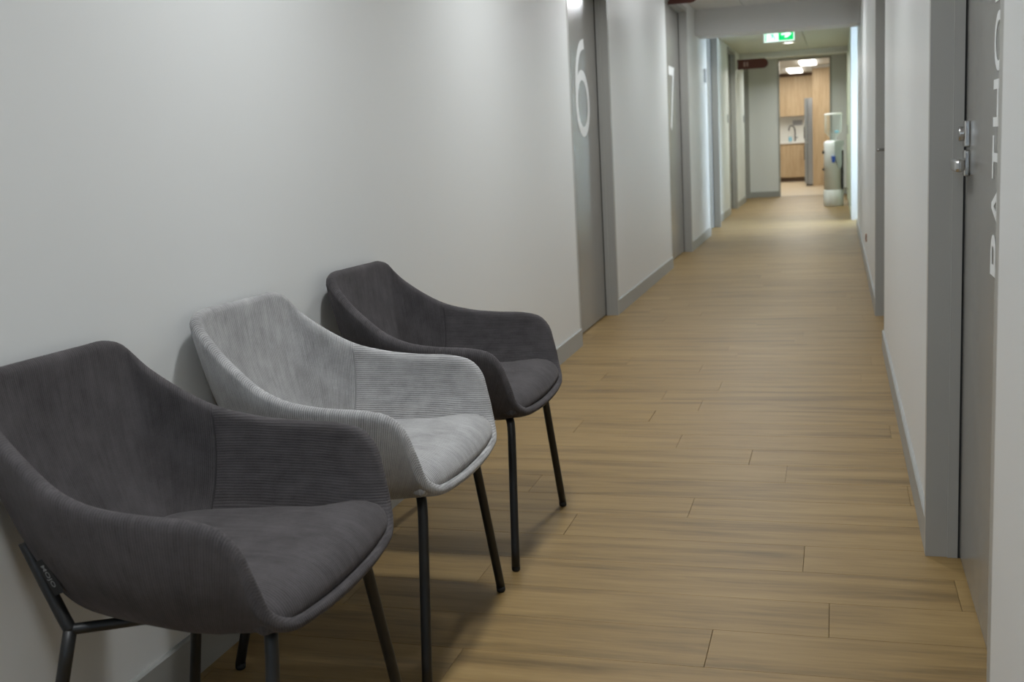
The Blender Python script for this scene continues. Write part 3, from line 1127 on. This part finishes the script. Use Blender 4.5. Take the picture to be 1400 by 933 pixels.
box('top_gap_shade', -.6, .95, .03, .349, .912, .983, plain('gap_shade_brown', (.13, .075, .045), .6), t)  # dark strip; shade of the gap above the cabinets is in its colour
t = empty('fridge', (-0.61, 24.64, 0))
tag(t, 'tall silver fridge freezer beside the oak panel in the kitchen', 'fridge')
box('body', .04, .62, .0, .66, .03, 1.84, BRUSHED, t, .006)
box('upper_door', -.03, .037, .0, .66, .92, 1.84, plain('fridge_door_edge', (.36, .38, .39), .35, metal=.6), t, .008)
box('lower_door', -.03, .037, .0, .66, .05, .91, plain('fridge_door_edge_low', (.34, .36, .37), .35, metal=.6), t, .008)
box('handle', -.045, -.028, .02, .05, 1.0, 1.25, BLACKM, t, .003)
box('handle', -.045, -.028, .02, .05, .55, .85, BLACKM, t, .003)
box('foot', .0, .55, .02, .6, 0, .03, BLACKM, t)
t = empty('tall_panel', (-0.47, 24.5, 0))
tag(t, 'tall oak cabinet with plain side panel right of the fridge', 'cabinet')
box('side_panel', 0, .75, 0, .11, 0, 2.44, KWOOD, t, .001)
box('top_filler', 0, .75, .01, .11, 2.441, 2.4985, WHITE, t)
t = empty('kitchen_tap', (-0.925, 27.33, .93))
tag(t, 'black gooseneck kitchen tap on the white worktop', 'tap')
tube('spout', smooth_path([(0, 0, 0), (0, 0, .22), (-.02, 0, .32), (-.08, 0, .37), (-.13, 0, .33), (-.14, 0, .25)], 8), .013, BLACKM, t)
tube('lever', [(.0, 0, .06), (.06, 0, .10)], .008, BLACKM, t)
t = empty('soap_bottle', (-1.035, 27.3, .93))
tag(t, 'small pale blue soap bottle left of the black kitchen tap', 'bottle')
bm = bmesh.new()
add_lathe(bm, [(.040, 0), (.042, .01), (.042, .09), (.02, .115)], 0, 0, 20)
bm_obj('body', bm, LBLUE, t, True)
bm = bmesh.new()
add_lathe(bm, [(.012, .115), (.012, .15), (.02, .152), (.02, .16)], 0, 0, 14)
bm_obj('pump', bm, WHITE, t)
o = box('notice', -.985, -.76, 27.59, 27.599, 1.30, 1.42, PLATE)
tag(o, 'grey notice fixed to the white splashback behind the tap', 'notice')


def panel_light(x0, x1, y0, y1, z, label, power):
    t = empty('panel_light', ((x0 + x1) / 2, (y0 + y1) / 2, z))
    tag(t, label, 'light', 'kitchen panel lights')
    a, b_ = (x1 - x0) / 2, (y1 - y0) / 2
    r = .05
    poly = []
    for cx, cy, st in ((a - r, b_ - r, 0), (-a + r, b_ - r, 1), (-a + r, -b_ + r, 2), (a - r, -b_ + r, 3)):
        for k in range(6):
            an = math.pi / 2 * (st + k / 5)
            poly.append((cx + r * math.cos(an), cy + r * math.sin(an)))
    bm = bmesh.new()
    add_prism(bm, poly, .035, 'Z', -.035)
    bm_obj('diffuser', bm, LAMPG, t)
    boxes('frame', [(-a - .01, a + .01, -b_ - .01, b_ + .01, -.008, 0)], WHITE, t)
    l = bpy.data.lights.new('lamp', 'AREA')
    l.shape = 'RECTANGLE'
    l.size, l.size_y = x1 - x0, y1 - y0
    l.energy = power
    l.color = (1.0, .96, .88)
    lo = bpy.data.objects.new('lamp', l)
    COL.objects.link(lo)
    lo.parent = t
    lo.location = (0, 0, -.04)


panel_light(-1.01, -.72, 25.0, 26.6, 2.50, 'further glowing panel light in the kitchen ceiling, left of the nearer', LAMP_KITCHEN)
panel_light(-.68, -.375, 22.5, 23.9, 2.50, 'nearer glowing panel light in the kitchen ceiling', LAMP_KITCHEN)
